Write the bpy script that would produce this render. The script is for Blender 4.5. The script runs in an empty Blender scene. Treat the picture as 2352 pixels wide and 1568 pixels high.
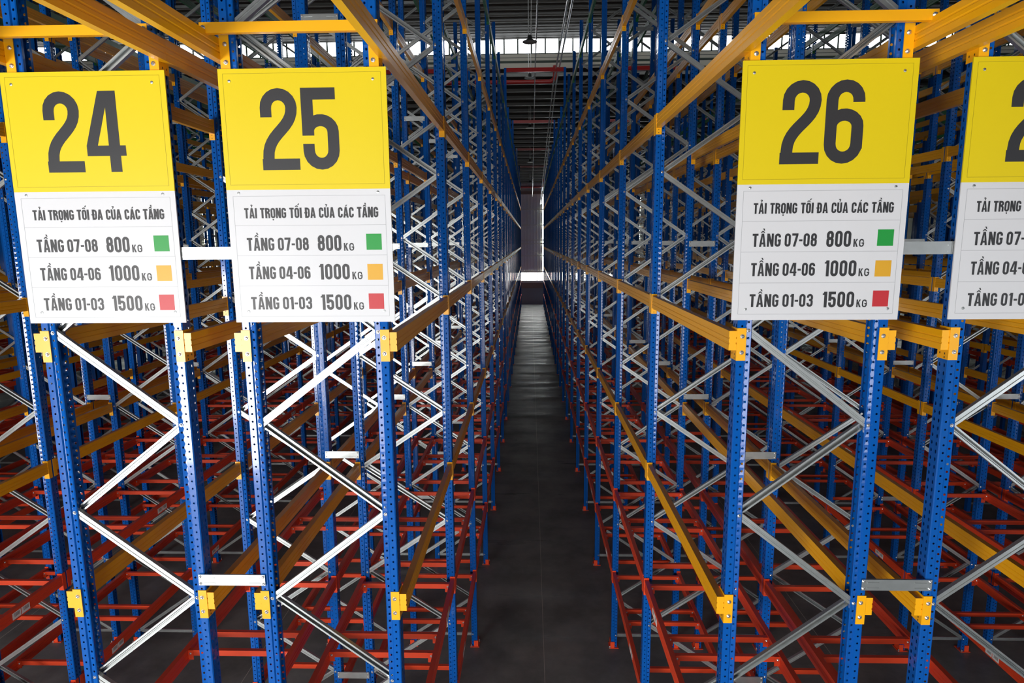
import bpy, math, random
from math import pi, sin, cos, radians
from mathutils import Vector, Matrix

random.seed(7)
scene = bpy.context.scene
COL = scene.collection

# ------------------------------------------------------------------ camera
CAM_Z = 6.123
F_PX = 1457.2
yaw, pit, rol = radians(1.69), radians(9.01), radians(-0.46)
fwd = Vector((-sin(yaw)*cos(pit), cos(yaw)*cos(pit), -sin(pit)))
rgt = Vector((cos(yaw), sin(yaw), 0.0))
upv = rgt.cross(fwd)
rgt2 = rgt*cos(rol) + upv*sin(rol)
upv2 = -rgt*sin(rol) + upv*cos(rol)
cam = bpy.data.cameras.new('camera')
cam_o = bpy.data.objects.new('camera', cam)
COL.objects.link(cam_o)
cam.sensor_width = 36.0
cam.lens = F_PX*36.0/2352.0
cam.clip_start = 0.05
cam.clip_end = 400
cam_o.matrix_world = Matrix(((rgt2.x, upv2.x, -fwd.x, 0), (rgt2.y, upv2.y, -fwd.y, 0),
                             (rgt2.z, upv2.z, -fwd.z, CAM_Z), (0, 0, 0, 1)))
scene.camera = cam_o

# ------------------------------------------------------------------ world, daylight, exposure
world = bpy.data.worlds.new('sky'); scene.world = world
world.use_nodes = True
world.node_tree.nodes['Background'].inputs[0].default_value = (0.80, 0.88, 1.0, 1)
world.node_tree.nodes['Background'].inputs[1].default_value = 1.0
scene.view_settings.view_transform = 'Standard'
scene.view_settings.look = 'None'
scene.view_settings.gamma = 1.0
scene.view_settings.use_curve_mapping = False
scene.view_settings.exposure = 0.05
scene.cycles.max_bounces = 5
scene.cycles.diffuse_bounces = 3
scene.cycles.glossy_bounces = 2
scene.cycles.use_adaptive_sampling = True
scene.cycles.adaptive_threshold = 0.04
scene.cycles.caustics_reflective = False
scene.cycles.caustics_refractive = False
scene.cycles.sample_clamp_indirect = 4.0
scene.cycles.use_denoising = True

Y_BACK = -9.0      # wall behind the camera with the open loading doors and an added centre opening
Y_FAR = 61.9
X_SIDE = 40.0
# two loading doors and one added fill opening in the back wall: x0, x1, z0, z1, watts, colour
DOORS_AND_FILL = [(-12.0, -6.4, 0.0, 5.2, 2500, (1.0, 0.98, 0.95)),
         (-3.0, 2.4, 0.0, 5.2, 760, (1.0, 0.985, 0.96)),  # unseen centre opening, added to light the signs evenly without glare
         (12.6, 17.0, 0.0, 5.2, 420, (0.95, 0.98, 1.0))]
for (x0, x1, z0, z1, watts, colr) in DOORS_AND_FILL:
    l = bpy.data.lights.new('door_and_fill_light', 'AREA')  # the centre lamp is added fill with no known door behind it
    l.shape = 'RECTANGLE'; l.size = x1-x0; l.size_y = z1-z0; l.energy = watts; l.color = colr
    lo = bpy.data.objects.new('door_and_fill_light', l); COL.objects.link(lo)
    lo.location = ((x0+x1)/2, Y_BACK-0.05, (z0+z1)/2)
    lo.rotation_euler = (pi/2, 0, 0)

# ------------------------------------------------------------------ materials
def new_mat(name):
    m = bpy.data.materials.new(name); m.use_nodes = True
    return m, m.node_tree.nodes, m.node_tree.links, m.node_tree.nodes['Principled BSDF']

def paint(name, rgb, rough=0.35, var=0.12, scale=3.0, metallic=0.0, coat=0.0, bump=0.0, bscale=60.0, spec=0.5):
    m, n, l, b = new_mat(name)
    tc = n.new('ShaderNodeTexCoord'); nz = n.new('ShaderNodeTexNoise')
    nz.inputs['Scale'].default_value = scale; nz.inputs['Detail'].default_value = 6
    l.new(tc.outputs['Object'], nz.inputs['Vector'])
    mx = n.new('ShaderNodeMix'); mx.data_type = 'RGBA'
    mx.inputs['A'].default_value = tuple(c*(1-var) for c in rgb) + (1,)
    mx.inputs['B'].default_value = tuple(min(1, c*(1+var)) for c in rgb) + (1,)
    l.new(nz.outputs['Fac'], mx.inputs['Factor'])
    l.new(mx.outputs['Result'], b.inputs['Base Color'])
    b.inputs['Roughness'].default_value = rough
    b.inputs['Metallic'].default_value = metallic
    b.inputs['Coat Weight'].default_value = coat
    b.inputs['Coat Roughness'].default_value = 0.12
    b.inputs['Specular IOR Level'].default_value = spec
    if bump:
        n2 = n.new('ShaderNodeTexNoise'); n2.inputs['Scale'].default_value = bscale
        l.new(tc.outputs['Object'], n2.inputs['Vector'])
        bp = n.new('ShaderNodeBump'); bp.inputs['Strength'].default_value = bump; bp.inputs['Distance'].default_value = 0.01
        l.new(n2.outputs['Fac'], bp.inputs['Height']); l.new(bp.outputs['Normal'], b.inputs['Normal'])
    return m

def emit(name, rgb, strength):
    m, n, l, b = new_mat(name)
    b.inputs['Base Color'].default_value = rgb + (1,)
    b.inputs['Roughness'].default_value = 0.2
    b.inputs['Emission Color'].default_value = rgb + (1,)
    b.inputs['Emission Strength'].default_value = strength
    return m

M = {}
M['blue'] = paint('blue_paint', (0.003, 0.094, 0.41), 0.10, 0.05, 2.0, coat=0.0, bump=0.035, bscale=14, spec=0.5)
M['orange'] = paint('orange_paint', (0.98, 0.45, 0.004), 0.34, 0.05, 2.0, coat=0.1)
M['green'] = paint('green_paint', (0.012, 0.16, 0.045), 0.38, 0.06, 2.0, coat=0.1)
M['red'] = paint('red_paint', (0.85, 0.075, 0.022), 0.36, 0.08, 3.0, coat=0.1)
M['galv'] = paint('galvanised_steel', (0.54, 0.57, 0.57), 0.36, 0.16, 14.0, metallic=0.9, bump=0.03, bscale=12)
M['bolt'] = paint('zinc_bolt', (0.80, 0.80, 0.80), 0.25, 0.05, 30.0, metallic=0.9)
M['sign_yellow'] = paint('sign_yellow', (0.76, 0.59, 0.006), 0.42, 0.02, 2.0, spec=0.35)
M['sign_white'] = paint('sign_white', (0.68, 0.69, 0.72), 0.36, 0.01, 2.0, spec=0.30)
M['sign_ink'] = paint('sign_ink', (0.035, 0.036, 0.040), 0.40, 0.02, 2.0, spec=0.35)
M['sign_line'] = paint('sign_line', (0.38, 0.39, 0.42), 0.36, 0.02)
M['sign_line_yellow'] = paint('sign_line_yellow', (0.40, 0.31, 0.01), 0.3, 0.02)
M['sq_green'] = paint('square_green', (0.015, 0.30, 0.05), 0.40, 0.02, spec=0.35)
M['sq_orange'] = paint('square_orange', (0.70, 0.37, 0.025), 0.40, 0.02, spec=0.35)
M['sq_red'] = paint('square_red', (0.52, 0.03, 0.04), 0.40, 0.02, spec=0.35)
M['roof'] = paint('roof_sheet', (0.045, 0.040, 0.034), 0.6, 0.2, 0.6, bump=0.0)
M['purlin'] = paint('roof_purlin', (0.24, 0.24, 0.23), 0.35, 0.1, 2.0, metallic=0.6)
M['steel_dark'] = paint('dark_green_steel', (0.05, 0.075, 0.06), 0.5, 0.1)
M['cream'] = paint('cream_panel', (0.80, 0.77, 0.66), 0.5, 0.06, 1.0)
M['clad'] = paint('wall_cladding', (0.82, 0.80, 0.75), 0.5, 0.10, 0.7)
M['masonry'] = paint('grey_render_wall', (0.24, 0.245, 0.27), 0.7, 0.1, 2.0)
M['brown'] = paint('brown_steel', (0.24, 0.16, 0.12), 0.5, 0.1)
M['pipe_red'] = paint('red_pipe', (0.42, 0.02, 0.02), 0.32, 0.05, coat=0.2)
M['pipe'] = paint('grey_pipe', (0.66, 0.66, 0.65), 0.3, 0.08, 4.0, metallic=0.8)
M['black'] = paint('black_lamp', (0.012, 0.012, 0.012), 0.4, 0.1)
M['joint'] = paint('floor_joint', (0.62, 0.60, 0.57), 0.7, 0.2, 8.0)
M['glass'] = emit('daylit_glass', (0.93, 0.97, 1.0), 5.0)
M['glass_end'] = emit('daylit_end_glass', (1.0, 1.0, 0.98), 9.0)
M['glass_strip'] = emit('daylit_translucent_sheet', (0.90, 1.0, 0.98), 8.0)

def floor_mat():
    m, n, l, b = new_mat('polished_concrete')
    tc = n.new('ShaderNodeTexCoord')
    n1 = n.new('ShaderNodeTexNoise'); n1.inputs['Scale'].default_value = 0.9; n1.inputs['Detail'].default_value = 9
    n1.inputs['Roughness'].default_value = 0.65
    l.new(tc.outputs['Object'], n1.inputs['Vector'])
    r1 = n.new('ShaderNodeValToRGB')
    r1.color_ramp.elements[0].position = 0.35; r1.color_ramp.elements[0].color = (0.125, 0.140, 0.145, 1)
    r1.color_ramp.elements[1].position = 0.68; r1.color_ramp.elements[1].color = (0.27, 0.290, 0.292, 1)
    l.new(n1.outputs['Fac'], r1.inputs['Fac'])
    n2 = n.new('ShaderNodeTexNoise'); n2.inputs['Scale'].default_value = 7; n2.inputs['Detail'].default_value = 10
    n2.inputs['Roughness'].default_value = 0.8
    l.new(tc.outputs['Object'], n2.inputs['Vector'])
    r2 = n.new('ShaderNodeValToRGB')
    r2.color_ramp.elements[0].position = 0.60; r2.color_ramp.elements[0].color = (0, 0, 0, 1)
    r2.color_ramp.elements[1].position = 0.80; r2.color_ramp.elements[1].color = (0.5, 0.5, 0.5, 1)
    l.new(n2.outputs['Fac'], r2.inputs['Fac'])
    mx = n.new('ShaderNodeMix'); mx.data_type = 'RGBA'
    mx.inputs['B'].default_value = (0.52, 0.525, 0.52, 1)
    l.new(r2.outputs['Color'], mx.inputs['Factor']); l.new(r1.outputs['Color'], mx.inputs['A'])
    l.new(mx.outputs['Result'], b.inputs['Base Color'])
    mp = n.new('ShaderNodeMapping'); mp.inputs['Scale'].default_value = (0.25, 1.6, 1.0)
    l.new(tc.outputs['Object'], mp.inputs['Vector'])
    n3 = n.new('ShaderNodeTexNoise'); n3.inputs['Scale'].default_value = 1.0; n3.inputs['Detail'].default_value = 7
    l.new(mp.outputs['Vector'], n3.inputs['Vector'])
    r3 = n.new('ShaderNodeMapRange'); r3.inputs['From Min'].default_value = 0.3; r3.inputs['From Max'].default_value = 0.7
    r3.inputs['To Min'].default_value = 0.22; r3.inputs['To Max'].default_value = 0.62
    l.new(n3.outputs['Fac'], r3.inputs['Value']); l.new(r3.outputs['Result'], b.inputs['Roughness'])
    b.inputs['Specular IOR Level'].default_value = 0.28
    return m
M['floor'] = floor_mat()

def barcode_mat():
    m, n, l, b = new_mat('barcode_label')
    tc = n.new('ShaderNodeTexCoord'); sp = n.new('ShaderNodeSeparateXYZ')
    l.new(tc.outputs['Generated'], sp.inputs[0])
    sc = n.new('ShaderNodeCombineXYZ'); l.new(sp.outputs['Y'], sc.inputs['X'])
    nz = n.new('ShaderNodeTexNoise'); nz.noise_dimensions = '1D'; nz.inputs['Scale'].default_value = 26
    nz.inputs['Detail'].default_value = 1
    l.new(sp.outputs['Y'], nz.inputs['W'])
    gt = n.new('ShaderNodeMath'); gt.operation = 'GREATER_THAN'; gt.inputs[1].default_value = 0.5
    l.new(nz.outputs['Fac'], gt.inputs[0])
    def band(out, lo, hi):
        a = n.new('ShaderNodeMath'); a.operation = 'GREATER_THAN'; a.inputs[1].default_value = lo
        c = n.new('ShaderNodeMath'); c.operation = 'LESS_THAN'; c.inputs[1].default_value = hi
        d = n.new('ShaderNodeMath'); d.operation = 'MULTIPLY'
        l.new(out, a.inputs[0]); l.new(out, c.inputs[0]); l.new(a.outputs[0], d.inputs[0]); l.new(c.outputs[0], d.inputs[1])
        return d.outputs[0]
    p = n.new('ShaderNodeMath'); p.operation = 'MULTIPLY'
    l.new(band(sp.outputs['Z'], 0.32, 0.88), p.inputs[0]); l.new(band(sp.outputs['Y'], 0.08, 0.78), p.inputs[1])
    q = n.new('ShaderNodeMath'); q.operation = 'MULTIPLY'
    l.new(p.outputs[0], q.inputs[0]); l.new(gt.outputs[0], q.inputs[1])
    mx = n.new('ShaderNodeMix'); mx.data_type = 'RGBA'
    mx.inputs['A'].default_value = (0.90, 0.90, 0.88, 1); mx.inputs['B'].default_value = (0.03, 0.03, 0.03, 1)
    l.new(q.outputs[0], mx.inputs['Factor']); l.new(mx.outputs['Result'], b.inputs['Base Color'])
    b.inputs['Roughness'].default_value = 0.45
    return m
M['label'] = barcode_mat()

# ------------------------------------------------------------------ mesh helpers
class MB:
    def __init__(self):
        self.v = []; self.f = []; self.mi = []; self.mats = []; self.cur = 0
    def mat(self, key):
        m = M[key]
        if m not in self.mats: self.mats.append(m)
        self.cur = self.mats.index(m); return self
    def add(self, vs, fs):
        o = len(self.v); self.v.extend(vs)
        for f in fs:
            self.f.append([i+o for i in f]); self.mi.append(self.cur)
    def box(self, x0, x1, y0, y1, z0, z1):
        vs = [(x, y, z) for z in (z0, z1) for y in (y0, y1) for x in (x0, x1)]
        self.add(vs, [(0, 2, 3, 1), (4, 5, 7, 6), (0, 1, 5, 4), (2, 6, 7, 3), (0, 4, 6, 2), (1, 3, 7, 5)])
        return self
    def prism(self, poly, axis, a, b, cap=True):
        """poly: list of 2D points; extruded along axis from a to b."""
        n = len(poly)
        def mk(p, t):
            if axis == 'x': return (t, p[0], p[1])
            if axis == 'y': return (p[0], t, p[1])
            return (p[0], p[1], t)
        vs = [mk(p, a) for p in poly] + [mk(p, b) for p in poly]
        fs = [(i, (i+1) % n, (i+1) % n+n, i+n) for i in range(n)]
        if cap: fs += [tuple(range(n-1, -1, -1)), tuple(range(n, 2*n))]
        self.add(vs, fs); return self
    def sheet(self, poly, axis, a, b):
        n = len(poly)
        def mk(p, t):
            if axis == 'x': return (t, p[0], p[1])
            if axis == 'y': return (p[0], t, p[1])
            return (p[0], p[1], t)
        vs = [mk(p, a) for p in poly] + [mk(p, b) for p in poly]
        self.add(vs, [(i, i+1, i+1+n, i+n) for i in range(n-1)]); return self
    def cyl(self, p, q, r, n=10, cap=True):
        p = Vector(p); q = Vector(q); d = (q-p).normalized()
        a = d.orthogonal().normalized(); b = d.cross(a)
        vs = []
        for c in (p, q):
            for i in range(n):
                t = 2*pi*i/n; vs.append(tuple(c+a*cos(t)*r+b*sin(t)*r))
        fs = [(i, (i+1) % n, (i+1) % n+n, i+n) for i in range(n)]
        if cap: fs += [tuple(range(n-1, -1, -1)), tuple(range(n, 2*n))]
        self.add(vs, fs); return self
    def tube(self, pts, r, n=8):
        pts = [Vector(p) for p in pts]
        rings = []; prev = None
        for i, p in enumerate(pts):
            d = (pts[min(i+1, len(pts)-1)]-pts[max(i-1, 0)]).normalized()
            a = d.orthogonal().normalized() if prev is None else (prev-d*prev.dot(d)).normalized()
            prev = a; b = d.cross(a)
            rings.append([tuple(p+a*cos(2*pi*k/n)*r+b*sin(2*pi*k/n)*r) for k in range(n)])
        vs = [v for rg in rings for v in rg]; fs = []
        for i in range(len(pts)-1):
            for k in range(n):
                fs.append((i*n+k, i*n+(k+1) % n, (i+1)*n+(k+1) % n, (i+1)*n+k))
        fs += [tuple(range(n-1, -1, -1)), tuple(range((len(pts)-1)*n, len(pts)*n))]
        self.add(vs, fs); return self
    def lathe(self, prof, c=(0, 0, 0), n=16):
        vs = [(c[0]+r*cos(2*pi*k/n), c[1]+r*sin(2*pi*k/n), c[2]+z) for (r, z) in prof for k in range(n)]
        fs = [(i*n+k, i*n+(k+1) % n, (i+1)*n+(k+1) % n, (i+1)*n+k) for i in range(len(prof)-1) for k in range(n)]
        fs += [tuple(range(n-1, -1, -1)), tuple(range((len(prof)-1)*n, len(prof)*n))]
        self.add(vs, fs); return self
    def merge(self, other, T):
        o = len(self.v)
        self.v.extend([tuple(T @ Vector(v)) for v in other.v])
        idx = []
        for m in other.mats:
            if m not in self.mats: self.mats.append(m)
            idx.append(self.mats.index(m))
        for f, k in zip(other.f, other.mi):
            self.f.append([i+o for i in f]); self.mi.append(idx[k])
    def mesh(self, name):
        me = bpy.data.meshes.new(name)
        me.from_pydata(self.v, [], self.f)
        for m in self.mats: me.materials.append(m)
        if len(self.mats) > 1: me.polygons.foreach_set('material_index', self.mi)
        me.update()
        return me

def obj(name, me, parent=None, loc=(0, 0, 0), rz=0.0, scale=None, **props):
    o = bpy.data.objects.new(name, me)
    COL.objects.link(o)
    if parent is not None: o.parent = parent
    o.location = loc
    if rz: o.rotation_euler = (0, 0, rz)
    if scale: o.scale = scale
    for k, v in props.items(): o[k] = v
    return o

def B(key): return MB().mat(key)

# ------------------------------------------------------------------ the building
f = B('floor').box(-X_SIDE, X_SIDE, Y_BACK-1, Y_FAR+0.3, -0.25, 0.0)
floor = obj('floor', f.mesh('floor'), kind='structure')
jm = B('joint').box(-0.003, 0.003, Y_BACK, Y_FAR, -0.004, 0.0006).mesh('floor_joint')
for k in range(-7, 8):
    obj('floor_joint', jm, floor, (0.186+k*4.28, 0, 0))

# end wall: render base, ribbon window, cladding with ribs, girts
RIB_X = [1.70+8.25*k for k in range(-5, 5)]    # translucent strips
STRIP_W = 1.06
W0, W1 = -2.44, 5.82                            # ribbon window between two columns
wl = B('masonry').box(-X_SIDE, X_SIDE, Y_FAR, Y_FAR+0.25, 0, 1.5)
wl.box(-X_SIDE, X_SIDE, Y_FAR-0.03, Y_FAR+0.25, 1.5, 1.56)
wl.mat('brown'); wl.box(-X_SIDE, X_SIDE, Y_FAR, Y_FAR+0.2, 1.56, 2.1)
wl.mat('clad'); wl.box(-X_SIDE, X_SIDE, Y_FAR-0.04, Y_FAR+0.2, 2.1, 2.26)
wl.box(-X_SIDE, W0, Y_FAR, Y_FAR+0.1, 2.26, 3.1); wl.box(W1, X_SIDE, Y_FAR, Y_FAR+0.1, 2.26, 3.1)
edges = [-X_SIDE] + [e for x in RIB_X for e in (x-STRIP_W/2, x+STRIP_W/2)] + [X_SIDE]
spans = [(edges[i], edges[i+1]) for i in range(0, len(edges), 2)]
for (a, b) in spans:
    pts = [(a, Y_FAR)]; x = a+0.05
    while x < b-0.16:
        pts += [(x, Y_FAR), (x+0.02, Y_FAR-0.03), (x+0.08, Y_FAR-0.03), (x+0.10, Y_FAR)]; x += 0.30
    pts.append((b, Y_FAR))
    wl.sheet(pts, 'z', 3.1, 11.6)
    wl.box(a, b, Y_FAR+0.08, Y_FAR+0.12, 3.1, 11.6)
wf = obj('wall_far', wl.mesh('wall_far'), kind='structure')
gm = B('cream')
gm.box(-X_SIDE, X_SIDE, -0.16, -0.10, 0, 0.10)
girt = gm.mesh('girt')
for z in (3.12, 4.64, 5.79, 6.13, 7.55, 9.02):
    obj('girt', girt, wf, (0, Y_FAR, z))
obj('wind_brace_rod', MB().mat('cream').cyl((W0, Y_FAR-0.2, 6.3), (W1, Y_FAR-0.2, 2.6), 0.018, 6).mesh('rod_a'), wf)
obj('wind_brace_rod', MB().mat('cream').cyl((W0, Y_FAR-0.2, 6.2), (W1, Y_FAR-0.22, 9.9), 0.018, 6).mesh('rod_b'), wf)
obj('wind_brace_rod', MB().mat('cream').cyl((W0, Y_FAR-0.24, 10.2), (W1, Y_FAR-0.24, 6.6), 0.018, 6).mesh('rod_c'), wf)
ev = B('brown').box(-X_SIDE, X_SIDE, Y_FAR-0.3, Y_FAR-0.02, 10.48, 10.75)
obj('trim_1', ev.mesh('eave_beam'), kind='structure')
# ribbon window in the end wall
wn = obj('window_1', B('clad').box(W0, W1, Y_FAR-0.02, Y_FAR+0.06, 2.26, 2.30).box(W0, W1, Y_FAR-0.02, Y_FAR+0.06, 3.06, 3.10).mesh('ribbon_frame'), kind='structure')
npane = 8; pw = (W1-W0)/npane
pane = B('glass_end').box(0.02, pw-0.02, 0.03, 0.05, 2.30, 3.06).mesh('ribbon_pane')
mull = B('clad').box(-0.03, 0.03, -0.02, 0.06, 2.30, 3.06).mesh('ribbon_mullion')
for k in range(npane): obj('pane', pane, wn, (W0+k*pw, Y_FAR, 0))
for k in range(npane+1): obj('mullion', mull, wn, (W0+k*pw, Y_FAR, 0))
# translucent vertical sheets
sheet = B('glass_strip').box(-STRIP_W/2, STRIP_W/2, 0.04, 0.06, 3.1, 10.48).mesh('translucent_sheet')
for k, x in enumerate(RIB_X):
    obj('window_%d' % (k+2), sheet, None, (x, Y_FAR, 0), kind='structure')

# side walls and back wall with door openings and the added centre one
obj('wall_left', B('clad').box(-X_SIDE-0.2, -X_SIDE, Y_BACK, Y_FAR, 0, 14).mesh('wall_left'), kind='structure')
obj('wall_right', B('clad').box(X_SIDE, X_SIDE+0.2, Y_BACK, Y_FAR, 0, 14).mesh('wall_right'), kind='structure')
wb = B('clad'); xs = -X_SIDE
for (x0, x1, z0, z1, *_r) in DOORS_AND_FILL:
    wb.box(xs, x0, Y_BACK-0.2, Y_BACK, 0, 11.0); wb.box(x0, x1, Y_BACK-0.2, Y_BACK, z1, 11.0); xs = x1
wb.box(xs, X_SIDE, Y_BACK-0.2, Y_BACK, 0, 11.0)
obj('wall_back', wb.mesh('wall_back'), kind='structure')
for k, (x0, x1, z0, z1, *_r) in enumerate(DOORS_AND_FILL):
    d = B('steel_dark').box(x0-0.12, x0, Y_BACK-0.2, Y_BACK+0.06, 0, z1+0.12).box(x1, x1+0.12, Y_BACK-0.2, Y_BACK+0.06, 0, z1+0.12)
    d.box(x0, x1, Y_BACK-0.2, Y_BACK+0.06, z1, z1+0.12)
    obj('door_%d' % (k+1), d.mesh('door_frame'), kind='structure')  # the middle frame surrounds the added centre opening

# roof: two slopes and a raised monitor with clerestory glazing
YS, YN = 33.0, 21.0
def zfar(y): return 17.81-0.1*y
def znear(y): return zfar(54.0-y)
rf = B('roof')
def slab(b, y0, z0, y1, z1, t=0.08):
    b.add([(-X_SIDE, y0, z0), (X_SIDE, y0, z0), (X_SIDE, y1, z1), (-X_SIDE, y1, z1),
           (-X_SIDE, y0, z0+t), (X_SIDE, y0, z0+t), (X_SIDE, y1, z1+t), (-X_SIDE, y1, z1+t)],
          [(0, 1, 2, 3), (7, 6, 5, 4), (0, 4, 5, 1), (1, 5, 6, 2), (2, 6, 7, 3), (3, 7, 4, 0)])
slab(rf, YS, zfar(YS), Y_FAR+0.3, zfar(Y_FAR+0.3))
slab(rf, Y_BACK-0.3, znear(Y_BACK-0.3), YN, znear(YN))
ceil = obj('ceiling', rf.mesh('roof_slopes'), kind='structure')
rm = B('roof')
slab(rm, YS+0.3, 15.83, 27.0, 16.46); slab(rm, 27.0, 16.46, YN-0.3, 15.83)
obj('monitor_roof', rm.mesh('monitor_roof'), ceil)
pu = B('purlin').sheet([(0.035, -0.02), (0.035, 0.0), (-0.03, 0.0), (-0.03, -0.17), (0.035, -0.17), (0.035, -0.15)], 'x', -X_SIDE, X_SIDE).mesh('purlin')
y = YS+0.6
while y < Y_FAR: obj('purlin', pu, ceil, (0, y, zfar(y))); y += 1.17
y = 20.4
while y > Y_BACK: obj('purlin', pu, ceil, (0, y, znear(y))); y -= 1.17
ps = B('roof').box(-X_SIDE, X_SIDE, -0.02, 0.02, -0.05, 0.0).mesh('monitor_purlin')
for k in range(9): obj('monitor_purlin', ps, ceil, (0, 32.7-k*0.60, 15.86+k*0.060))
# clerestory (both sides of the monitor)
CZ0, CZ1 = 15.18, 15.80
for (yy, s, nm) in ((YS, 1, 30), (YN, -1, 31)):
    cw = B('cream').box(-X_SIDE, X_SIDE, yy-0.03, yy+0.03, 14.86, CZ0)
    cw.box(-X_SIDE, X_SIDE, yy-0.06, yy+0.03, 14.49, 14.74)
    cw.mat('steel_dark').box(-X_SIDE, X_SIDE, yy-0.02, yy+0.04, 14.74, 14.86)
    cw.box(-X_SIDE, X_SIDE, yy-0.06, yy+0.05, CZ0-0.02, CZ0+0.02)
    cw.box(-X_SIDE, X_SIDE, yy-0.04, yy+0.04, 14.99, 15.01)
    cl = obj('window_%d' % nm, cw.mesh('clerestory_wall'), kind='structure')
    gp = B('glass').box(0.015, 0.658, -0.01, 0.01, CZ0+0.02, CZ1+0.05).mesh('clerestory_pane')
    gmul = B('steel_dark').box(-0.036, 0.036, -0.05, 0.03, CZ0, CZ1+0.05).mesh('clerestory_mullion')
    R = range(-40, 41) if s > 0 else range(-30, 31)
    for k in R:
        obj('pane', gp, cl, (0.10+k*0.673, yy, 0)); obj('mullion', gmul, cl, (0.10+k*0.673, yy, 0))
    if s < 0:
        obj('side_sheet', B('cream').box(-X_SIDE, -20.1, yy-0.02, yy+0.02, CZ0, CZ1+0.05).box(20.95, X_SIDE, yy-0.02, yy+0.02, CZ0, CZ1+0.05).mesh('clerestory_side'), cl)
    else:
        obj('side_sheet', B('cream').box(-X_SIDE, -26.8, yy-0.02, yy+0.02, CZ0, CZ1+0.05).box(27.7, X_SIDE, yy-0.02, yy+0.02, CZ0, CZ1+0.05).mesh('clerestory_side2'), cl)
# rafters and columns between the rack pairs
for k in range(-4, 5):
    x = -2.44+8.26*k
    if abs(x) > 36: continue
    r = B('steel_dark')
    for (ya, za, yb, zb) in ((YS, zfar(YS)-0.2, Y_FAR-0.1, zfar(Y_FAR)-0.2), (Y_BACK+0.1, znear(Y_BACK)-0.2, YN, znear(YN)-0.2)):
        for (dx, d0, d1) in ((0.09, 0.0, 0.015), (0.006, -0.5, 0.0), (0.09, -0.515, -0.5)):
            r.add([(x-dx, ya, za+d0), (x+dx, ya, za+d0), (x+dx, yb, zb+d0), (x-dx, yb, zb+d0),
                   (x-dx, ya, za+d1), (x+dx, ya, za+d1), (x+dx, yb, zb+d1), (x-dx, yb, zb+d1)],
                  [(0, 1, 2, 3), (7, 6, 5, 4), (0, 4, 5, 1), (1, 5, 6, 2), (2, 6, 7, 3), (3, 7, 4, 0)])
    obj('rafter', r.mesh('rafter'), ceil)

# ------------------------------------------------------------------ pallet racks
Y1, D, NF = 3.859, 2.492, 23
def FY(k): return Y1+(k-1)*D                       # front face of upright frame k (1-based)
LEVELS = [(1.26, 'red'), (2.55, 'red'), (3.84, 'orange'), (5.588, 'orange'), (7.312, 'orange'), (9.005, 'orange'), (10.69, 'green')]
ULEV = 7.312
UP_H, TALL_H = 11.35, 12.20
TALL = (5, 9, 13, 17, 21)
NODE0, NP = 0.195, 0.5975
UD = 0.10                                           # upright depth along the aisle
BT, BH = 0.046, 0.12                                # beam section
PITCH = 0.05

# profile of an upright: u = inwards from the slotted face, v = along the aisle (centred)
PROF = [(0.088, -0.022), (0.088, -0.040), (0.083, -0.0445), (0.054, -0.0400), (0.047, -0.0495), (0.006, -0.05), (0.0, -0.044),
        (0.0, 0.0), (0.0, 0.044), (0.006, 0.05), (0.047, 0.0495), (0.054, 0.0400), (0.083, 0.0445), (0.088, 0.040), (0.088, 0.022)]
HOLED = {2: (0.0072, 0.0072, 0.025), 4: (0.0064, 0.0064, 0.0), 6: (0.007, 0.012, 0.0), 7: (0.007, 0.012, 0.0),
         9: (0.0064, 0.0064, 0.0), 11: (0.0072, 0.0072, 0.025)}
def upright_mesh(h, holes=True):
    b = B('blue'); n = int(round(h/PITCH))
    for i in range(len(PROF)-1):
        (u0, v0), (u1, v1) = PROF[i], PROF[i+1]
        if not holes or i not in HOLED:
            b.add([(u0, v0, 0), (u1, v1, 0), (u1, v1, h), (u0, v0, h)], [(0, 1, 2, 3)]); continue
        rs, rz, off = HOLED[i]
        L = math.hypot(u1-u0, v1-v0); du, dv = (u1-u0)/L, (v1-v0)/L
        z0 = off-PITCH/2 if off == 0 else 0.0
        dim = -0.0005 if i in (2, 11) else (0.0003 if i in (6, 7) else 0.0)
        vs = []; fs = []
        def P(s, z): return (u0+du*s, v0+dv*s, min(max(z, 0), h))
        for k in range(n+1):
            za = z0+k*PITCH; zb = za+PITCH
            za, zb = max(za, 0.0), min(zb, h)
            if zb-za < 0.001: continue
            o = len(vs)
            vs += [P(0, za), P(L, za), P(L, zb), P(0, zb)]
            if zb-za < PITCH-0.001:
                fs.append((o, o+1, o+2, o+3)); continue
            zc = (za+zb)/2
            for j in range(8):
                t = radians(22.5+45*j); q = P(L/2+rs*cos(t)*1.08, zc+rz*sin(t)*1.08); vs.append((q[0]-dv*dim, q[1]+du*dim, q[2]))
            h0 = o+4  # 0:22,1:67,2:112,3:157,4:202,5:247,6:292,7:337
            fs += [(o+1, o+2, h0+0, h0+7), (o+2, o+3, h0+2, h0+1), (o+3, o, h0+4, h0+3), (o, o+1, h0+6, h0+5),
                   (o+2, h0+1, h0+0), (o+3, h0+3, h0+2), (o, h0+5, h0+4), (o+1, h0+7, h0+6)]
        b.add(vs, fs)
    return b
UPR = upright_mesh(UP_H).mesh('upright'); UPR_T = upright_mesh(TALL_H).mesh('upright_tall')

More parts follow.
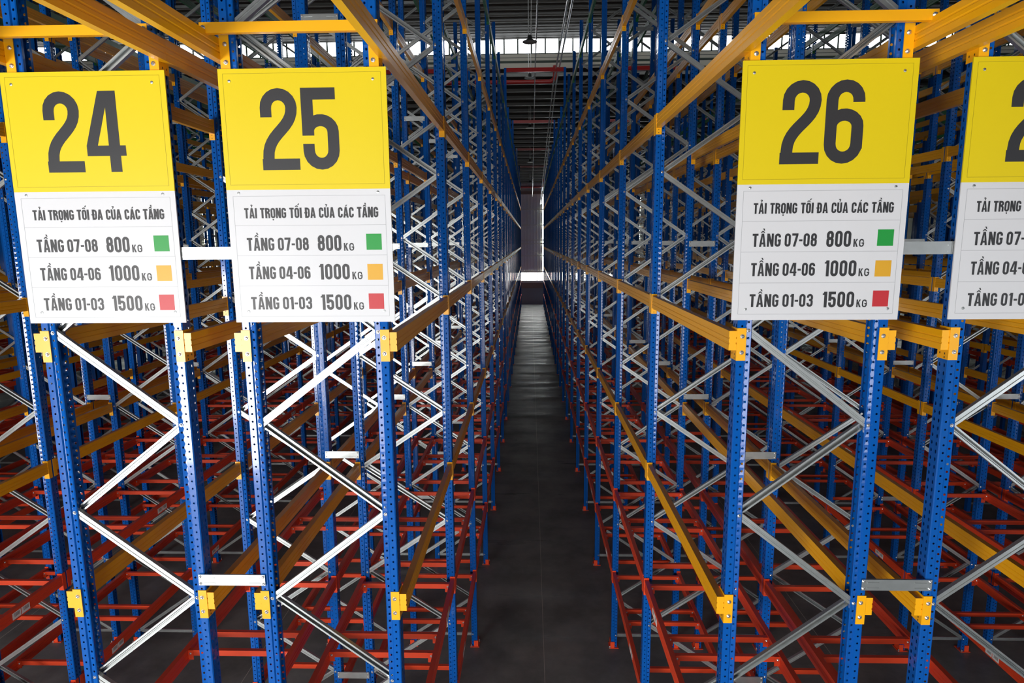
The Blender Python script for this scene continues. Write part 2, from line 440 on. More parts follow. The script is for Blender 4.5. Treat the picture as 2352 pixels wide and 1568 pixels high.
# brace: unit-length lipped channel along +X (length is set by scale), web to the front or the back
def brace_b(front):
    b = B('galv'); s = -1 if front else 1
    w, d, lip = 0.0225, 0.028, 0.011
    pr = [(-s*d/2, w-lip), (-s*d/2, w), (s*d/2, w), (s*d/2, 0.006), (s*(d/2-0.004), 0.003), (s*(d/2-0.004), -0.003), (s*d/2, -0.006), (s*d/2, -w), (-s*d/2, -w), (-s*d/2, -w+lip)]
    b.sheet(pr, 'x', 0.0, 1.0)
    return b
BRA = brace_b(True).mesh('brace_web'); BRB = brace_b(False).mesh('brace_open')
def bolt_b(r=0.0095, t=0.009):
    b = B('bolt').lathe([(r*1.25, 0), (r*1.25, 0.002), (r, 0.002), (r*0.95, t*0.7), (r*0.5, t)], n=8)
    return b
_bb = bolt_b(); _bm = MB(); _bm.merge(_bb, Matrix.Rotation(pi/2, 4, 'X'))   # axis towards -Y
NODE_BOLT = _bm.mesh('node_bolt')
# all the brace bolts on one upright (too small to pick apart): axis -Y at the inner strip
def node_bolts(zs, key):
    b = MB()
    for z in zs:
        b.merge(_bm, Matrix.Translation((0.068, -0.043, z)))
        b.merge(_bm, Matrix.Translation((0.068, 0.043, z)) @ Matrix.Rotation(pi, 4, 'Z'))
    return b.mesh(key)
ZN = [NODE0+k*NP for k in range(19)]
BOLTS_ODD = node_bolts([ZN[k] for k in range(1, 19, 2)]+[ZN[0]], 'bolts_odd')
BOLTS_EVEN = node_bolts([ZN[k] for k in range(0, 19, 2)], 'bolts_even')

# beams: unit length along +Y, x 0..BT, top at z=0
def beam_b(col):
    b = B(col); g = 0.0035
    zs = [0.0, -0.036, -0.040, -0.046, -0.050, -0.070, -0.074, -0.080, -0.084, -BH]
    dx = [0, 0, g, g, 0, 0, g, g, 0, 0]
    poly = [(d, z) for d, z in zip(dx, zs)] + [(BT-d, z) for d, z in zip(reversed(dx), reversed(zs))]
    b.prism(poly, 'y', 0.0, 1.0)
    return b
BEAM = {c: beam_b(c).mesh('beam_'+c) for c in ('red', 'orange', 'green')}
# inner end connector (for the side whose slotted face looks to -X); origin at connector top, outer face x=0, upright face y=0
def conn_far_b(col):      # at a beam's far end: plate lies on the near (-Y) face of the upright behind it
    b = B(col)
    b.box(-0.004, 0.050, -0.005, 0.0, -0.195, 0.0)
    b.box(-0.004, 0.0, 0.0, 0.043, -0.195, 0.0)
    b.mat('black')
    for z in (-0.150, -0.178): b.box(0.019, 0.026, -0.0056, -0.005, z-0.004, z+0.004)
    return b
def conn_near_b(col):     # at a beam's near end: plate on the far (+Y) face of the upright before it
    b = B(col)
    b.box(-0.004, 0.050, 0.0, 0.005, -0.195, 0.0)
    b.box(-0.004, 0.0, -0.043, 0.0, -0.195, 0.0)
    return b
CFAR = {c: conn_far_b(c).mesh('connector_far_'+c) for c in BEAM}
CNEAR = {c: conn_near_b(c).mesh('connector_near_'+c) for c in BEAM}
# end-frame bracket wrapping the front of the first upright (slotted face towards -X, at x=0.05; beam x 0..BT)
def wrap_b(col, m):
    b = B(col)
    def bx(x0, x1, *r):
        if m: x0, x1 = -x1, -x0
        b.box(x0, x1, *r)
    bx(0.050, 0.102, -0.005, 0.0, -0.20, 0.0)
    bx(0.046, 0.050, -0.005, 0.100, -0.20, 0.0)
    b.mat('black')
    for (yy, z) in ((0.030, -0.165), (0.075, -0.165), (0.030, -0.188)): bx(0.0455, 0.046, yy-0.004, yy+0.004, z-0.006, z+0.006)
    for z in (-0.05, -0.15):
        b.merge(_bm, Matrix.Translation(((-0.078 if m else 0.078), -0.005, z)) @ Matrix.Scale(1.15, 4))
    return b
WRAP = {(c, m): wrap_b(c, m).mesh('wrap_'+c) for c in BEAM for m in (False, True)}

# pallet support bar: unit length along +X, channel open to the back, end tabs are added per rack
def bar_b():
    b = B('red')
    b.prism([(0, 0), (0, -0.052), (0.038, -0.052), (0.038, -0.048), (0.004, -0.048), (0.004, -0.004), (0.038, -0.004), (0.038, 0)], 'x', 0.0, 1.0)
    return b
BAR = bar_b().mesh('support_bar')
BARTAB = B('red'); BARTAB.box(-0.012, 0.045, -0.003, 0.0, -0.09, 0.0); BARTAB.merge(_bm, Matrix.Translation((0.018, -0.003, -0.03)))
BARTAB = BARTAB.mesh('bar_tab')
BAR_OFF = (0.34, 1.24, 1.51, 2.38)
# foot
ft = B('red').box(-0.03, 0.11, -0.075, 0.075, 0, 0.008).box(-0.012, -0.002, -0.052, 0.052, 0.008, 0.10).box(-0.012, 0.05, -0.062, -0.0525, 0.008, 0.10).box(-0.012, 0.05, 0.0525, 0.062, 0.008, 0.10)
ft.merge(bolt_b(0.012, 0.03), Matrix.Translation((-0.02, -0.067, 0.008))); ft.merge(bolt_b(0.012, 0.03), Matrix.Translation((0.09, 0.062, 0.008)))
FOOT = ft.mesh('foot_plate')
# row spacer: unit width in X
def spacer_mesh(w):
    b = B('galv').sheet([(0.0, 0.0), (-0.012, 0.0), (-0.012, -0.075), (0.0, -0.075)], 'x', 0, w)
    b.box(0, w, -0.0125, -0.0095, -0.075, 0)
    for (xa, xb) in ((0.035, 0.11), (w-0.11, w-0.035)):
        for z in (-0.022, -0.058): b.box(xa, xb, -0.0150, -0.0125, z-0.0022, z+0.0022)
    for x in (0.012, w-0.012):
        for z in (-0.013, -0.062): b.merge(_bm, Matrix.Translation((x, -0.0125, z)) @ Matrix.Scale(0.9, 4))
    return b.mesh('row_spacer')
SPACER_Z = (1.40, 3.957, 6.10, 8.25, 10.40)
# barcode label pair (lies on an aisle-side beam face, normal -X)
LABEL = B('label').box(-0.0012, 0.0, 0.0, 0.105, -0.035, 0.035).mesh('barcode_label')

def zig(parity_left):
    """list of (k_low, from_left) : diagonal k joins node k to node k+1; left nodes have k%2==parity_left"""
    return [(k, k % 2 == parity_left) for k in range(18)]

def simple_frame(b, x0, x1, y, tall, parity):
    h = TALL_H if tall else UP_H
    pr = [(0.088, -0.04), (0.05, -0.045), (0.0, -0.05), (0.0, 0.05), (0.05, 0.045), (0.088, 0.04)]
    b.mat('blue')
    b.sheet([(x0+u, y+0.05+v) for u, v in pr], 'z', 0, h)
    b.sheet([(x1-u, y+0.05-v) for u, v in pr], 'z', 0, h)
    b.mat('galv')
    xa, xb = x0+0.066, x1-0.066
    yc = y+0.05
    def bar(p, q, dy):
        d = Vector((q[0]-p[0], 0, q[1]-p[1])).normalized(); nx, nz = -d.z*0.021, d.x*0.021
        ya, yb = yc+dy-0.012, yc+dy+0.012
        b.add([(p[0]-nx, ya, p[1]-nz), (q[0]-nx, ya, q[1]-nz), (q[0]+nx, ya, q[1]+nz), (p[0]+nx, ya, p[1]+nz),
               (p[0]-nx, yb, p[1]-nz), (q[0]-nx, yb, q[1]-nz), (q[0]+nx, yb, q[1]+nz), (p[0]+nx, yb, p[1]+nz)],
              [(0, 1, 2, 3), (7, 6, 5, 4), (0, 4, 5, 1), (3, 2, 6, 7)])
    for k, fl in zig(parity):
        p, q = ((xa, ZN[k]), (xb, ZN[k+1])) if fl else ((xb, ZN[k]), (xa, ZN[k+1]))
        bar(p, q, -0.016 if k % 2 else 0.016)
    bar((xa, ZN[0]), (xb, ZN[0]), -0.014); bar((xa, ZN[18]), (xb, ZN[18]), -0.014)
    b.mat('red')
    b.box(x0-0.03, x0+0.1, y-0.02, y+0.12, 0, 0.008); b.box(x1-0.1, x1+0.03, y-0.02, y+0.12, 0, 0.008)

def simple_bay(b, x0, x1, k):
    ya, yb = FY(k)+UD, FY(k+1)
    if k == 1: ya = FY(1)
    for z, c in LEVELS:
        b.mat(c)
        for (xo, s) in ((x0, 1), (x1, -1)):
            xa, xb = sorted((xo, xo+s*BT))
            b.box(xa, xb, ya, yb, z-0.017-BH, z-0.017)
            xa, xb = sorted((xo-s*0.004, xo+s*0.05))
            b.box(xa, xb, yb-0.005, yb, z-0.195, z)
            xa, xb = sorted((xo-s*0.004, xo))
            b.box(xa, xb, yb-0.005, yb+0.043, z-0.195, z); b.box(xa, xb, yb+0.057, yb+0.10, z-0.195, z)
        if c == 'red':
            for o in BAR_OFF: b.box(x0+BT, x1-BT, FY(k)+o, FY(k)+o+0.038, z-0.075, z-0.025)

def simple_rows(x0, x1, f0, f1, parity):
    b = MB()
    for k in range(f0, f1+1): simple_frame(b, x0 if k > 1 else x0+0.05, x1 if k > 1 else x1-0.05, FY(k), k in TALL, parity)
    for k in range(max(1, f0-1), f1): simple_bay(b, x0, x1, k)
    return b

def rack(num, x0, x1, label, nfr, nconn, spacer_to=None, ties=None, bridge=False):
    """One rack run. nfr: frames built piece by piece; beyond them one joined part."""
    root = bpy.data.objects.new('pallet_rack', None); COL.objects.link(root)
    xc = (x0+x1)/2
    root.location = (xc, Y1, 0); root.empty_display_size = 0.3
    root['label'] = label; root['category'] = 'rack'; root['group'] = 'pallet racks in rows'
    a0, a1 = x0-xc, x1-xc
    par = 1 if num % 2 == 0 else 0        # which node numbers sit on the left upright
    def frame(y, inset, tall):
        xl, xr = a0+inset, a1-inset
        yc = y-Y1+UD/2
        me = UPR_T if tall else UPR
        for (x, rz, odd) in ((xl, 0, par == 1), (xr, pi, par == 0)):
            u = obj('upright', me, root, (x, yc, 0), rz)
            obj('foot_plate', FOOT, u)
            obj('bolts', BOLTS_ODD if odd else BOLTS_EVEN, u, kind='stuff')
        xa, xb = xl+0.068, xr-0.068
        def br(p, q, me, dy):
            d = Vector((q[0]-p[0], 0, q[1]-p[1])); L = d.length
            o = obj('brace', me, root, (p[0], yc+dy, p[1]))
            o.rotation_euler = (0, -math.atan2(d.z, d.x), 0); o.scale = (L, 1, 1)
        for k, fl in zig(par):
            lo = (xa, ZN[k]) if fl else (xb, ZN[k]); hi = (xb, ZN[k+1]) if fl else (xa, ZN[k+1])
            p, q = (lo, hi) if lo[0] < hi[0] else (hi, lo)
            e = 0.012; d = Vector((q[0]-p[0], q[1]-p[1])).normalized()
            p = (p[0]-d.x*e, p[1]-d.y*e); q = (q[0]+d.x*e, q[1]+d.y*e)
            br(p, q, BRA if (k % 2 == 0) == True else BRB, -0.0205 if k % 2 == 0 else 0.0115)
        br((xa, ZN[0]-0.02), (xb, ZN[0]-0.02), BRA, 0.0115); br((xa, ZN[18]+0.02), (xb, ZN[18]+0.02), BRA, 0.0115)
    for k in range(1, nfr+1): frame(FY(k), 0.05 if k == 1 else 0.0, k in TALL)
    def beam(side, ya, yb, z, c, near, far, name='beam'):
        L = yb-ya
        if side < 0: o = obj(name, BEAM[c], root, (a0, ya-Y1, z-0.017), 0, (1, L, 1))
        else:        o = obj(name, BEAM[c], root, (a1, yb-Y1, z-0.017), pi, (1, L, 1))
        # connectors are parts of the beam; undo the beam's length scale on them
        def sub(me, y, rz, nm='end_connector'):
            s = obj(nm, me, o)
            T = Matrix.Translation(((a0 if side < 0 else a1), y-Y1, z)) @ Matrix.Rotation(rz, 4, 'Z')
            P = Matrix.Translation(o.location) @ Matrix.Rotation(o.rotation_euler.z, 4, 'Z') @ Matrix.Diagonal((1, L, 1, 1))
            s.matrix_basis = P.inverted() @ T
        if far: sub(CFAR[c] if side < 0 else CNEAR[c], yb, 0 if side < 0 else pi)
        if near == 'plate': sub(CNEAR[c] if side < 0 else CFAR[c], ya, 0 if side < 0 else pi)
        if near == 'wrap': sub(WRAP[(c, side > 0)], ya, 0)
        return o, sub
    for k in range(1, nfr):
        for z, c in LEVELS:
            for side in (-1, 1):
                ya = FY(1) if k == 1 else FY(k)+UD+0.005
                o, sub = beam(side, ya, FY(k+1)-0.005, z, c, 'wrap' if k == 1 else 'plate', True)
                if c == 'red' and k <= nconn:
                    aisle = (side < 0) == (num % 2 == 0)
                    off = 1.80 if z > 2 else 0.62
                    if aisle:
                        for j in (0, 0.115):
                            s = obj('barcode_label', LABEL, o)
                            T = Matrix.Translation(((a0-0.0005 if side < 0 else a1+0.0005), FY(k)-Y1+off+j+(0.105 if side > 0 else 0), z-0.085)) @ Matrix.Rotation(0 if side < 0 else pi, 4, 'Z')
                            P = Matrix.Translation(o.location) @ Matrix.Rotation(o.rotation_euler.z, 4, 'Z') @ Matrix.Diagonal((1, FY(k+1)-0.005-ya, 1, 1))
                            s.matrix_basis = P.inverted() @ T
            if c == 'red':
                for off in BAR_OFF:
                    yy = FY(k)-Y1+off
                    o = obj('support_bar', BAR, root, (a0+BT, yy, z-0.027), 0, (x1-x0-2*BT, 1, 1))
                    for (x, rz) in ((0.0, 0), (1.0, 0)):
                        s = obj('end_tab', BARTAB, o, (x if x == 0 else 1-0.033/(x1-x0-2*BT), 0, 0)); s.scale = (1/(x1-x0-2*BT), 1, 1)
    if bridge:
        for side in (-1, 1): beam(side, -3.20, Y1-0.002, ULEV, 'orange', None, False, 'bridge_beam')
        w = x1-x0-2*0.01
        t = B('orange').sheet([(0.03, -0.052), (0.0, -0.052), (0.0, 0.004), (0.03, 0.004)], 'x', -w/2, w/2)
        t.box(-w/2, w/2, -0.003, 0.0, -0.052, 0.004)
        for sx in (-1, 1): t.merge(_bm, Matrix.Translation((sx*(w/2-0.022), -0.003, -0.024)) @ Matrix.Scale(1.2, 4))
        obj('tie_bar', t.mesh('tie_bar'), root, (0, 3.705-Y1, 7.329))
        frame(-3.20-UD, 0.0, False)
    # far part, one joined piece
    b = simple_rows(a0, a1, nfr+1, NF, par)
    for i, v in enumerate(b.v): b.v[i] = (v[0], v[1]-Y1, v[2])
    obj('far_bays', b.mesh('far_bays'), root, kind='stuff')
    if spacer_to is not None:
        sm1 = spacer_mesh(spacer_to-x1+2*0.05+2*0.036); sm = spacer_mesh(spacer_to-x1+2*0.04)
        for k in range(1, NF+1):
            for z in SPACER_Z:
                if k == 1: obj('row_spacer', sm1, root, (a1-0.05-0.036, FY(1)-Y1, z))
                else: obj('row_spacer', sm, root, (a1-0.04, FY(k)-Y1, z))
    if ties is not None:
        tm = B('pipe_red').box(a1-0.02, ties-xc+0.02, 0.02, 0.10, -0.14, 0.0).mesh('aisle_tie')  # darker red than the rack paint: shade on the unlit ties put into colour
        for k in TALL: obj('aisle_tie', tm, root, (0, FY(k)-Y1, TALL_H))
    return root

XR = {24: (-3.122, -2.119), 25: (-1.845, -0.827), 26: (1.21, 2.21), 27: (2.482, 3.482)}
GAP, AIS, WD = 0.272, 2.037, 1.0
x = XR[27][1]
for n in range(28, 38):
    x += AIS if n % 2 == 0 else GAP
    XR[n] = (x, x+WD); x += WD
x = XR[24][0]
for n in range(23, 13, -1):
    x -= AIS if n % 2 == 1 else GAP
    XR[n] = (x-WD, x); x -= WD
RL = {24: 'blue pallet rack carrying the yellow sign numbered twenty-four',
      25: 'blue pallet rack carrying the yellow sign numbered twenty-five, left of the central aisle',
      26: 'blue pallet rack carrying the yellow sign numbered twenty-six, right of the central aisle',
      27: 'blue pallet rack behind the cropped yellow sign at the right edge',
      23: 'blue rack across the aisle left of sign twenty-four, nearer of its pair',
      22: 'blue rack across the aisle left of sign twenty-four, farther of its pair',
      28: 'blue rack across the aisle right of the cropped sign, nearer of its pair',
      29: 'blue rack across the aisle right of the cropped sign, farther of its pair'}
for n in (24, 25, 26, 27):
    rack(n, *XR[n], RL[n], 8, 5, spacer_to=XR[n+1][0] if n % 2 == 0 else None,
         ties=XR[n+1][0] if n % 2 == 1 else None, bridge=True)
for n in (22, 23, 28, 29):
    rack(n, *XR[n], RL[n], 6, 4, spacer_to=XR[n+1][0] if n % 2 == 0 else None,
         ties=XR[n+1][0] if n % 2 == 1 else None)
ORD = ['second', 'third', 'fourth']
FAR = {}
for par in (0, 1):
    FAR[par] = simple_rows(-WD/2, WD/2, 1, NF, par).mesh('far_rack_%d' % par)
for side, rows in (('left', (21, 20, 19, 18, 17, 16)), ('right', (30, 31, 32, 33, 34, 35))):
    for i, n in enumerate(rows):
        x0, x1 = XR[n]
        o = obj('pallet_rack', FAR[1 if n % 2 == 0 else 0], None, ((x0+x1)/2, 0, 0))
        o['label'] = 'distant blue rack, %s of the %s pair beyond the signed racks, %s side' % ('nearer' if i % 2 == 0 else 'farther', ORD[i//2], side)
        o['category'] = 'rack'; o['group'] = 'pallet racks in rows'

# ------------------------------------------------------------------ sign lettering (condensed stroke alphabet)
def arc(cx, cy, rx, ry, a0, a1, n=10):
    return [(cx+rx*cos(radians(a0+(a1-a0)*i/n)), cy+ry*sin(radians(a0+(a1-a0)*i/n))) for i in range(n+1)]
def bez(p0, p1, p2, p3, n=12):
    out = []
    for i in range(n+1):
        t = i/n; s = 1-t
        out.append(tuple(s**3*a+3*s*s*t*b+3*s*t*t*c+t**3*d for a, b, c, d in zip(p0, p1, p2, p3)))
    return out
def glyph(ch, s=0.145, w=0.45):
    """returns (strokes, polygons, width) for cap height 1"""
    h = s/2; st = []; po = []
    rx = w/2-h; ry = rx*1.08; T = 1-h-ry; Bt = h+ry; c = w/2
    rect = lambda x0, x1, y0, y1: po.append([(x0, y0), (x1, y0), (x1, y1), (x0, y1)])
    if ch in '0O': st.append(arc(c, T, rx, ry, 0, 180)+arc(c, Bt, rx, ry, 180, 360)+[(w-h, T)])
    elif ch == '1': rect(0.10, 0.10+s, 0, 1); po.append([(0.0, 0.80), (0.11, 0.80), (0.11, 1.0), (0.085, 1.0), (0.06, 0.90), (0.0, 0.885)]); w = 0.10+s
    elif ch == '2':
        st.append([(h, 0.65)]+arc(c, T, rx, ry, 180, 0)+bez((w-h, T), (w-h, 0.50), (h+0.005, 0.46), (h+0.005, 0.16))+[(h+0.005, 0.02)])
        rect(0, w, 0, s*0.97)
    elif ch == '3':
        st.append([(h, 0.70)]+arc(c, T, rx, ry, 180, 0)+[(w-h, 0.66)]+arc(c-0.01, 0.66, rx+0.01, 0.66-0.53, 0, -90, 6)+[(0.17, 0.53)])
        st.append([(0.17, 0.53), (c-0.01, 0.53)]+arc(c-0.01, 0.40, rx+0.01, 0.13, 90, 0, 6)+arc(c, Bt, rx, ry, 360, 180)+[(h, 0.31)])
    elif ch == '4':
        w = 0.50; po.append([(0, 0.20), (0.145, 0.33), (0.145, 0.335), (0.285, 0.80), (0.285, 1), (0.205, 1), (0, 0.33)])
        rect(0.285, 0.285+s*0.98, 0, 1); rect(0, w, 0.20, 0.33)
    elif ch == '5':
        rect(0, w-0.03, 1-s, 1); rect(0, s, 0.42, 1)
        st.append(arc(c, 0.66-h-ry*0.85+0.02, rx, ry*0.85, 165, 0)+arc(c, Bt, rx, ry, 360, 180)+[(h, 0.32)])
    elif ch == '6':
        st.append([(w-h, 0.735)]+arc(c, T, rx, ry, 0, 180)+arc(c, Bt, rx, ry, 180, 360))
        st.append([(w-h, Bt-0.06), (w-h, Bt)]+arc(c, 0.64-h-ry*0.85+0.02, rx, ry*0.85, 0, 170))
    elif ch == '7':
        rect(0, w, 1-s, 1); po.append([(0.09, 0), (0.09+s*1.02, 0), (w, 0.87), (w, 1-s*0.5), (w-s*1.02, 1-s)])
    elif ch == '8':
        st.append(arc(c, T, rx-0.01, ry, 0, 180)+arc(c, 0.53+ry*0.8, rx-0.01, ry*0.8, 180, 360)+[(w-h-0.01, T)])
        st.append(arc(c, 0.53-ry*0.8, rx, ry*0.8, 0, 180)+arc(c, Bt, rx, ry, 180, 360)+[(w-h, 0.53-ry*0.8)])
    elif ch == '-': w = 0.24; rect(0, w, 0.40, 0.40+s*0.85)
    elif ch == 'T': w = 0.42; rect(0, w, 1-s*0.95, 1); rect(w/2-h, w/2+h, 0, 1)
    elif ch == 'I': w = s; rect(0, s, 0, 1)
    elif ch == 'A':
        w = 0.49
        po.append([(0, 0), (s*0.95, 0), (0.245, 0.78), (0.245, 1), (0.155, 1)]); po.append([(w, 0), (0.335, 1), (0.245, 1), (0.245, 0.78), (w-s*0.95, 0)])
        rect(0.11, w-0.11, 0.19, 0.19+s*0.8)
    elif ch in 'R':
        w = 0.46; rect(0, s, 0, 1)
        st.append([(h, 1-h), (c-0.02, 1-h)]+arc(c-0.02, 0.745+0.0, w-h-c+0.02, 0.255-h, 90, -90, 10)+[(h, 0.49+h)])
        st.append([(c-0.02, 0.49+h), (w-h-0.005, 0.40), (w-h, 0.30), (w-h, 0.12), (w-h+0.012, 0.0)])
    elif ch == 'N':
        w = 0.48; rect(0, s*0.92, 0, 1); rect(w-s*0.92, w, 0, 1); po.append([(0, 1), (s*1.05, 1), (w, 0), (w-s*1.05, 0)])
    elif ch == 'G':
        st.append([(w-h, 0.70)]+arc(c, T, rx, ry, 0, 180)+arc(c, Bt, rx, ry, 180, 360)+[(w-h, 0.50)]); rect(c, w, 0.40, 0.40+s*0.9)
    elif ch == 'C':
        st.append([(w-h, 0.65)]+arc(c, T, rx, ry, 0, 180)+arc(c, Bt, rx, ry, 180, 360)+[(w-h, 0.36)])
    elif ch == 'U': st.append([(h, 1), (h, Bt)]+arc(c, Bt, rx, ry, 180, 360)+[(w-h, 1)])
    elif ch == 'D':
        rect(0, s, 0, 1); st.append([(h, 1-h), (c-0.05, 1-h)]+arc(c-0.03, 1-h-0.2, w-h-c+0.03, 0.2, 90, 0, 8)+arc(c-0.03, h+0.2, w-h-c+0.03, 0.2, 0, -90, 8)+[(h, h)])
    elif ch == 'K':
        w = 0.50; rect(0, s, 0, 1); po.append([(s*0.8, 0.33), (s*0.8, 0.55), (w-s*1.1, 1), (w-0.01, 1)]); po.append([(0.17, 0.50), (0.28, 0.66), (w+0.01, 0), (w-s*1.15, 0)])
    return st, po, w
def marks(kind, c):
    st = []; po = []
    if 'hat' in kind:
        po.append([(c-0.17, 1.05), (c-0.09, 1.05), (c, 1.13), (c, 1.21), (c-0.045, 1.21)]); po.append([(c+0.17, 1.05), (c+0.045, 1.21), (c, 1.21), (c, 1.13), (c+0.09, 1.05)])
    up = 0.17 if 'hat' in kind else 0.0
    if 'acute' in kind: po.append([(c-0.03+up*0.7, 1.06+up), (c+0.05+up*0.7, 1.06+up), (c+0.15+up*0.7, 1.22+up), (c+0.04+up*0.7, 1.22+up)])
    if 'grave' in kind: po.append([(c+0.02+up*0.8, 1.06+up), (c-0.06+up*0.8, 1.06+up), (c-0.15+up*0.8, 1.22+up), (c-0.04+up*0.8, 1.22+up)])
    if 'hook' in kind: st.append([(c-0.08, 1.24)]+arc(c-0.005, 1.235, 0.07, 0.055, 130, -60, 8)+[(c, 1.15), (c, 1.06)])
    if 'dot' in kind: po.append([(c-0.06, -0.20), (c+0.06, -0.20), (c+0.06, -0.08), (c-0.06, -0.08)])
    if 'bar' in kind: po.append([(-0.07, 0.44), (0.22, 0.44), (0.22, 0.55), (-0.07, 0.55)])
    return st, po
def layout(text, s=0.145, w=0.45, track=0.075, space=0.20):
    """text: list of (char, mark). returns strokes, polys (x in cap heights), total width"""
    S = []; P = []; x = 0.0
    for ch, mk in text:
        if ch == ' ': x += space; continue
        st, po, gw = glyph(ch, s, w)
        hs = [s]*len(st)
        if mk:
            a, b = marks(mk, gw/2); st = st+a; hs += [0.075]*len(a); po = po+b
        S += [([(px+x, py) for px, py in q], t) for q, t in zip(st, hs)]
        P += [[(px+x, py) for px, py in q] for q in po]
        x += gw+track
    return S, P, x-track
def ribbon(b, pts, wid, fx, y):
    n = len(pts); L = []; R = []
    q = [pts[0]]
    for p in pts[1:]:
        if math.hypot(p[0]-q[-1][0], p[1]-q[-1][1]) > 1e-5: q.append(p)
    pts = q; n = len(pts)
    closed = math.hypot(pts[0][0]-pts[-1][0], pts[0][1]-pts[-1][1]) < 1e-4
    for i in range(n):
        a = pts[i-1] if i > 0 else (pts[-2] if closed else None)
        c = pts[i+1] if i < n-1 else (pts[1] if closed else None)
        ds = []
        if a: ds.append(Vector((pts[i][0]-a[0], pts[i][1]-a[1])).normalized())
        if c: ds.append(Vector((c[0]-pts[i][0], c[1]-pts[i][1])).normalized())
        d = ds[0] if len(ds) == 1 else (ds[0]+ds[1]).normalized()
        k = 1.0 if len(ds) == 1 else 1.0/max(0.5, d.dot(ds[0]))
        nx, ny = -d.y*wid/2*k, d.x*wid/2*k
        L.append((pts[i][0]+nx, pts[i][1]+ny)); R.append((pts[i][0]-nx, pts[i][1]-ny))
    vs = [fx(p) for p in L]+[fx(p) for p in R]
    vs = [(a, y, c) for a, c in vs]
    b.add(vs, [(i, i+n, i+1+n, i+1) for i in range(n-1)])
def put(b, text, x0, x1, z0, hgt, y, **kw):
    S, P, W = layout(text, **kw)
    kx = (x1-x0)/W
    fx = lambda p: (x0+p[0]*kx, z0+p[1]*hgt)
    for q, t in S:
        y -= 0.00004
        # stroke weight kept in cap-height units; work in scaled space so ribbons stay even
        pts = [(p[0]*kx/hgt, p[1]) for p in q]
        ribbon(b, pts, t, lambda p: (x0+p[0]*hgt, z0+p[1]*hgt), y)
    for q in P:
        y -= 0.00004
        vs = [(fx(p)[0], y, fx(p)[1]) for p in q]
        b.add(vs, [tuple(range(len(vs)))])
def plain(s): return [(c, None) for c in s]
TANG = [('T', None), ('A', 'hat grave'), ('N', None), ('G', None)]
HEAD = ([('T', None), ('A', 'hook'), ('I', None), (' ', None), ('T', None), ('R', None), ('O', 'dot'), ('N', None), ('G', None), (' ', None),
         ('T', None), ('O', 'hat acute'), ('I', None), (' ', None), ('D', 'bar'), ('A', None), (' ', None), ('C', None), ('U', 'hook'), ('A', None), (' ', None),
         ('C', None), ('A', 'acute'), ('C', None), (' ', None)]+TANG)

SX0, SX1, SZ0, SZ1, SB = -0.490, 0.494, 5.640, 7.120, 6.435
SY = 3.833
def sign(num, xc, label):
    root = bpy.data.objects.new('rack_sign', None); COL.objects.link(root)
    root.location = (xc, SY, SZ0); root.empty_display_size = 0.2
    root['label'] = label; root['category'] = 'sign'; root['group'] = 'numbered yellow and white rack signs'
    dz = -SZ0
    def part(name, b): 
        b.v = [(v[0], v[1], v[2]+dz) for v in b.v]
        return obj(name, b.mesh(name), root)
    p = B('sign_yellow').box(SX0, SX1, 0.0, 0.009, SB, SZ1)
    part('number_panel', p)
    p = B('sign_white').box(SX0, SX1, 0.0, 0.009, SZ0, SB)
    part('load_panel', p)
    for xx in (-0.40, 0.40): part('mounting_rail', B('galv').box(xx-0.018, xx+0.018, 0.009, 0.026, SZ0+0.03, SZ1-0.03))
    y1 = -0.0008
    b = B('sign_line_yellow'); t = 0.0020
    def lines(b, xa, xb, za, zb, hs):
        for z in [za, zb]+hs: b.box(xa, xb, -0.0006, 0, z-t/2, z+t/2)
        for x in (xa, xb): b.box(x-t/2, x+t/2, -0.0006, 0, za, zb)
    lines(b, -0.462, 0.462, 6.464, 7.093, [])
    part('border_line', b)
    b = B('sign_line'); lines(b, -0.453, 0.461, 5.676, 6.398, [6.225, 6.046, 5.863])
    part('ruled_line', b)
    b = B('sign_ink')
    s = str(num)
    put(b, plain(s[0]), -0.258, -0.035, 6.548, 0.462, y1)
    w2 = {'4': 0.236, '5': 0.217, '6': 0.222, '7': 0.215}[s[1]]
    put(b, plain(s[1]), -0.012, -0.012+w2, 6.548, 0.462, y1)
    part('number', b)
    b = B('sign_ink')
    put(b, HEAD, -0.391, 0.417, 6.268, 0.061, y1, s=0.175, space=0.27, track=0.06)
    part('lettering', b)
    for (z0, rng, kg, xk) in ((6.076, '07-08', '800', 0.186), (5.904, '04-06', '1000', 0.229), (5.719, '01-03', '1500', 0.230)):
        b = B('sign_ink')
        put(b, TANG+plain(' '+rng), -0.388, -0.012, z0, 0.077, y1, s=0.170, space=0.20)
        part('lettering', b); b = B('sign_ink')
        put(b, plain(kg), 0.043, xk, z0-0.004, 0.094, y1, s=0.170, track=0.08)
        put(b, plain('KG'), xk+0.015, xk+0.077, z0-0.004, 0.046, y1, s=0.165, w=0.58, track=0.12)
        part('lettering', b)
    for (k, z0) in (('sq_green', 6.077), ('sq_orange', 5.897), ('sq_red', 5.719)):
        part('colour_square', B(k).box(0.338, 0.431, -0.0007, 0, z0, z0+0.095))
    sc = MB().mat('galv'); sc.lathe([(0.009, 0), (0.008, 0.0025), (0.004, 0.0035)], n=10)
    sc.mat('black').box(-0.006, 0.006, -0.0012, 0.0012, 0.0032, 0.0040)
    sm = MB(); sm.merge(sc, Matrix.Rotation(pi/2, 4, 'X')); sm = sm.mesh('screw')
    for (x, z) in ((-0.425, 7.053), (0.416, 7.053), (-0.417, 6.416), (0.42, 6.416), (-0.408, 5.706), (0.431, 5.706)):
        obj('screw', sm, root, (x, 0, z+dz))
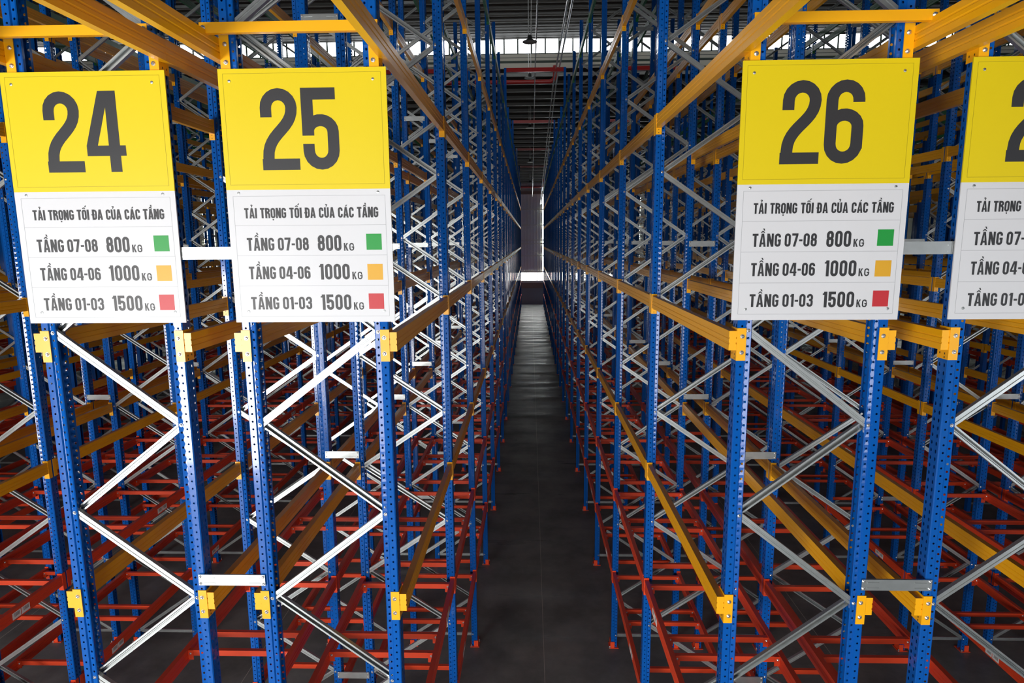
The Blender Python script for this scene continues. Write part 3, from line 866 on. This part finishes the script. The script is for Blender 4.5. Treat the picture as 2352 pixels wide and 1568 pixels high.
for n, xc, lb in ((24, -2.620, 'yellow and white load sign numbered twenty-four'), (25, -1.322, 'yellow and white load sign numbered twenty-five'),
                  (26, 1.700, 'yellow and white load sign numbered twenty-six'), (27, 2.980, 'yellow and white load sign cut off by the right edge')):
    sign(n, xc, lb)

# ------------------------------------------------------------------ pipes and lamps under the roof
def pipe_z(y): return 12.28-0.085*(y-26.8) if y > 26.8 else 12.28-0.037*(26.8-y)
for (xx, nm) in ((0.94, 'outer grey sprinkler pipe of the pair hung right of the aisle'), (1.06, 'inner grey sprinkler pipe of the pair hung right of the aisle')):
    b = B('pipe').tube([(xx, y, pipe_z(y)+(0.03 if xx > 1 else 0)) for y in (8, 12, 18, 26.8, 36, 46, 56, 60)], 0.028)
    o = obj('sprinkler_pipe', b.mesh('sprinkler_pipe')); o['label'] = nm.replace('outer', 'left').replace('inner', 'right'); o['category'] = 'pipe'; o['group'] = 'sprinkler pipes'
for (yy, zz, lb) in ((32.4, 13.73, 'nearer red fire main crossing the aisle under the clerestory'), (60.3, 11.03, 'farther red fire main crossing the aisle near the end wall')):
    zr = zfar(yy if yy > YS else YS)
    pts = [(-X_SIDE+0.5, yy, zz), (0.95, yy, zz)] + [(0.95+0.28*sin(radians(a)), yy, zz+0.28*(1-cos(radians(a)))) for a in (20, 40, 60, 80, 90)] + [(1.23, yy, zr-0.05)]
    o = obj('fire_main', B('pipe_red').tube(pts, 0.10, 12).mesh('fire_main')); o['label'] = lb; o['category'] = 'pipe'; o['group'] = 'red fire mains'
# high-bay lamps on rods
LAMPS = [(22.0, 12.52), (30.0, 13.32), (38.5, 12.6), (48.0, 11.8), (58.0, 11.2)]
OL = ['nearest', 'second', 'third', 'fourth', 'farthest']
for i, (yy, zz) in enumerate(LAMPS):
    r = bpy.data.objects.new('high_bay_lamp', None); COL.objects.link(r); r.location = (0.01, yy, zz)
    r['label'] = '%s black high bay lamp hanging on rods above the central aisle' % OL[i]; r['category'] = 'lamp'; r['group'] = 'high bay lamps'
    top = ((16.46-0.1*abs(yy-27)) if yy < YS else zfar(yy))-zz
    top -= 0.02
    obj('rod', B('pipe').cyl((-0.05, 0, 0.2), (-0.05, 0, top), 0.012, 6).mesh('rod'), r)
    obj('rod', B('pipe').cyl((0.05, 0, 0.2), (0.05, 0, top), 0.012, 6).mesh('rod'), r)
    obj('housing', B('black').lathe([(0.04, 0.22), (0.07, 0.20), (0.09, 0.06), (0.13, 0.04)][::-1], n=14).mesh('housing'), r)
    obj('lamp_shade', B('black').lathe([(0.24, 0.0), (0.24, 0.02), (0.17, 0.05), (0.12, 0.06)], n=18).mesh('lamp_shade'), r)
# conduit along the aisle centre
o = obj('conduit', B('pipe').tube([(0.22, y, pipe_z(y)+0.55) for y in (9, 14, 20, 26.8, 40, 59)], 0.022, 6).mesh('conduit'))
o['label'] = 'thin grey conduit running along the roof over the aisle centre'; o['category'] = 'conduit'
